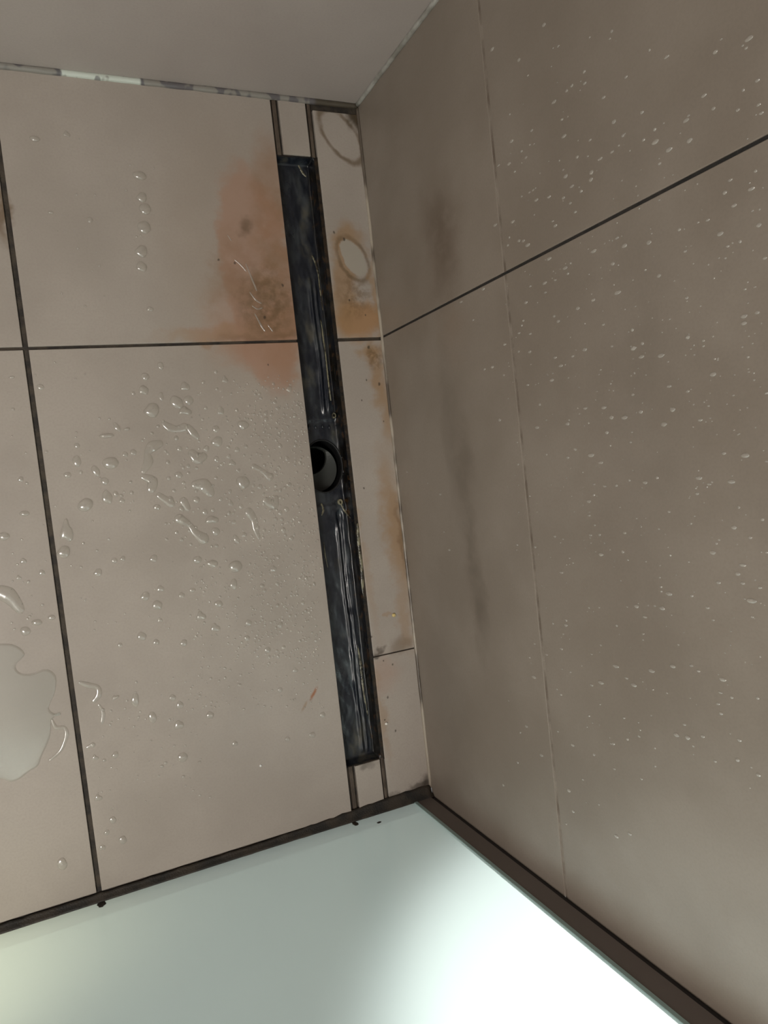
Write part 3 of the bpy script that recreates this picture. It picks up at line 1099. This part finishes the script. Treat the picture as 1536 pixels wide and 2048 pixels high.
RIMS = [([(104, 1440), (112, 1415 + 40), (128, 1440 + 15), (133, 1470), (122, 1500), (100, 1520)], 3.0, 'curled'),
        ([(160, 1365), (175, 1370), (195, 1375), (197, 1390), (188, 1402)], 4.2, 'arched'),
        ([(198, 1410), (206, 1425), (204, 1445)], 3.0, 'bent'),
        ([(175, 1495), (185, 1490)], 4.0, 'stubby')]
for pts, r, wd in RIMS:
    bm = bmesh.new()
    w_ = [on(a, b, 2) for a, b in pts]
    cen = Vector((w_[0].x, w_[0].y, 0))
    tube(bm, [Vector((v.x, v.y, 0)) - cen for v in w_], [r / 1560 * k for k in (0.7, 1.2, 1.0, 1.3, 0.9, 0.7)[:len(w_)]], 0.4)
    tag(obj('water_drop', bm, M_WATER, None, True, cen), wd + ' clear water drop on the floor beside the left joint by the puddle', 'water drop')

# ---- drops on the right wall: they hang upright, slightly run down
WM = [dome(10 + i, 0.12, 0.6, M_WALL_WATER) for i in range(4)]
wplaced = []


named = True
wall_rank = []


def wdrop(px, py, r, ex):
    q = on(px, py, 0)
    if abs(q.z - H1) < r + .002 or abs(q.y - YW) < r + .002:
        return
    wplaced.append((q.y, q.z, r))
    wall_rank.append((-r * (3.0 if named else 1.0), len(wplaced), q, r, ex))


def wbuild(q, r, ex):
    o = bpy.data.objects.new('water_drop', random.choice(WM))
    o.location = (0.0, q.y, q.z)
    # local z to -x (out of the wall), local y to world z (downwards run)
    o.rotation_euler = Matrix(((0, 0, -1), (-1, 0, 0), (0, 1, 0))).to_euler()
    o.scale = (r, r * ex, r)
    COL.objects.link(o)
    if q.z > H1:
        where = 'above long joint, '
    else:
        where = 'below long joint, '
    where += 'beyond upright joint' if q.y > YW else 'nearer than upright joint'
    tag(o, 'pale water drop on right wall ' + where, 'water drop', 'wall drops ' + where)


W8 = [(720, 545), (920, 487), (825, 560), (1085, 568), (1208, 482), (1140, 598), (1222, 562), (1102, 655), (912, 608), (865, 635), (830, 690), (828, 718), (727, 705), (752, 745), (718, 792),
      (610, 800), (765, 848), (568, 630), (550, 605), (510, 565), (803, 333), (878, 390), (680, 408), (433, 197), (697, 185), (640, 100), (540, 240), (1130, 228), (1460, 155), (1280, 382),
      (1415, 440), (1510, 452), (515, 887), (540, 963), (558, 963), (575, 980), (675, 885), (685, 903), (445, 900), (458, 662), (725, 1072), (643, 1132), (645, 1170), (1100, 1103),
      (935, 1170), (838, 1200), (775, 1233), (568, 1210), (697, 1285), (878, 1298), (838, 1005), (962, 983), (1060, 970), (932, 952), (1345, 935), (1295, 880), (1400, 822), (1385, 720),
      (1290, 658), (1205, 1005), (1440, 1265), (1440, 1293), (1215, 1350), (995, 1390), (1500, 900), (1470, 755), (308, 1208), (357, 1280), (397, 1156), (540, 1332), (585, 1335), (482, 1378),
      (685, 1120), (585, 1145), (660, 1035), (915, 1055), (660, 788), (597, 760), (712, 478), (500, 655)]
for (x, y) in W8:
    wdrop(768 + x / 2, y / 2, random.uniform(.0009, .0016), random.uniform(1.5, 2.5))
W5 = [(583, 107), (485, 77), (685, 130), (708, 163), (672, 220), (575, 240), (480, 200), (402, 177), (433, 168), (755, 125), (803, 98), (912, 85), (998, 93), (1030, 127), (1108, 122), (1215, 47),
      (1317, 197), (1140, 245), (1215, 265), (1155, 338), (1265, 380), (1120, 397), (1027, 347), (962, 370), (910, 370), (892, 430), (880, 330), (805, 333), (735, 395), (613, 410), (623, 318),
      (463, 380), (765, 497), (828, 521), (867, 550), (840, 637), (883, 645), (930, 642), (1045, 630), (1260, 612), (1300, 637), (1390, 627), (1445, 522), (820, 705), (820, 762), (843, 800),
      (825, 840), (683, 846), (605, 888), (533, 880), (868, 918), (963, 832), (1140, 747), (1400, 810), (1465, 850), (1315, 910), (1145, 920), (710, 990), (1338, 1030), (1435, 1033), (1470, 1103),
      (1140, 1075), (1113, 1133), (1043, 1168), (728, 1200), (1010, 1125), (830, 1317), (710, 1295), (928, 1365), (970, 1412), (1155, 1365), (1230, 1362), (1355, 1418), (1345, 1470), (830, 1440),
      (868, 1430), (1070, 1383), (1000, 1440), (225, 677), (262, 900), (92, 588), (175, 633), (240, 828), (650, 1318), (583, 1330), (1415, 995), (1435, 960), (600, 1408), (708, 1478)]
for (x, y) in W5:
    wdrop(768 + x / 2, 650 + y / 2, random.uniform(.0009, .0017), random.uniform(1.4, 2.5))
for (x, y) in ((570, 5), (668, 5), (755, 80), (840, 118), (918, 75), (1020, 45), (1030, 215), (1215, 50), (1275, 45), (1325, 145), (1415, 140), (1498, 200), (535, 150), (478, 240), (687, 262),
               (740, 262), (860, 318), (757, 345), (728, 395), (983, 435), (930, 445), (1170, 40), (630, 120), (1085, 165)):
    wdrop(768 + x / 2, 1450 + y / 2, random.uniform(.0010, .0018), random.uniform(1.2, 1.9))
named = False
while len(wplaced) < 330:
    px, py = random.uniform(1015, 1530), random.uniform(60, 1560)
    q = on(px, py, 0)
    r = random.uniform(.0007, .0013)
    if any((q.y - u) ** 2 + (q.z - v) ** 2 < (r + s) ** 2 * 2 for u, v, s in wplaced):
        continue
    wdrop(px, py, r, random.uniform(1.1, 1.8))


wall_rank.sort(key=lambda e: e[:2])
for e in wall_rank[:108]:
    wbuild(*e[2:])


def gen_wall():
    out = [(Vector((0, q.y, q.z)), (r * .6, r, r * ex), Matrix.Identity(4)) for (_, _, q, r, ex) in wall_rank[108:]]
    for _ in range(420):
        px, py = random.uniform(1010, 1536), random.triangular(0, 1650, 800)
        q = on(px, py, 0)
        r = random.uniform(.0003, .0007)
        if abs(q.z - H1) < .003 or abs(q.y - YW) < .003 or any((q.y - u) ** 2 + (q.z - v) ** 2 < (r + s) ** 2 for u, v, s in wplaced):
            continue
        out.append((Vector((0, q.y, q.z)), (r * .5, r, r * random.uniform(1, 1.8)), Matrix.Identity(4)))
    return out


fine('fine_water_droplets', gen_wall(), 'fine mist of tiny water droplets on the brown tiled right wall', 'water spray', M_WALL_WATER)
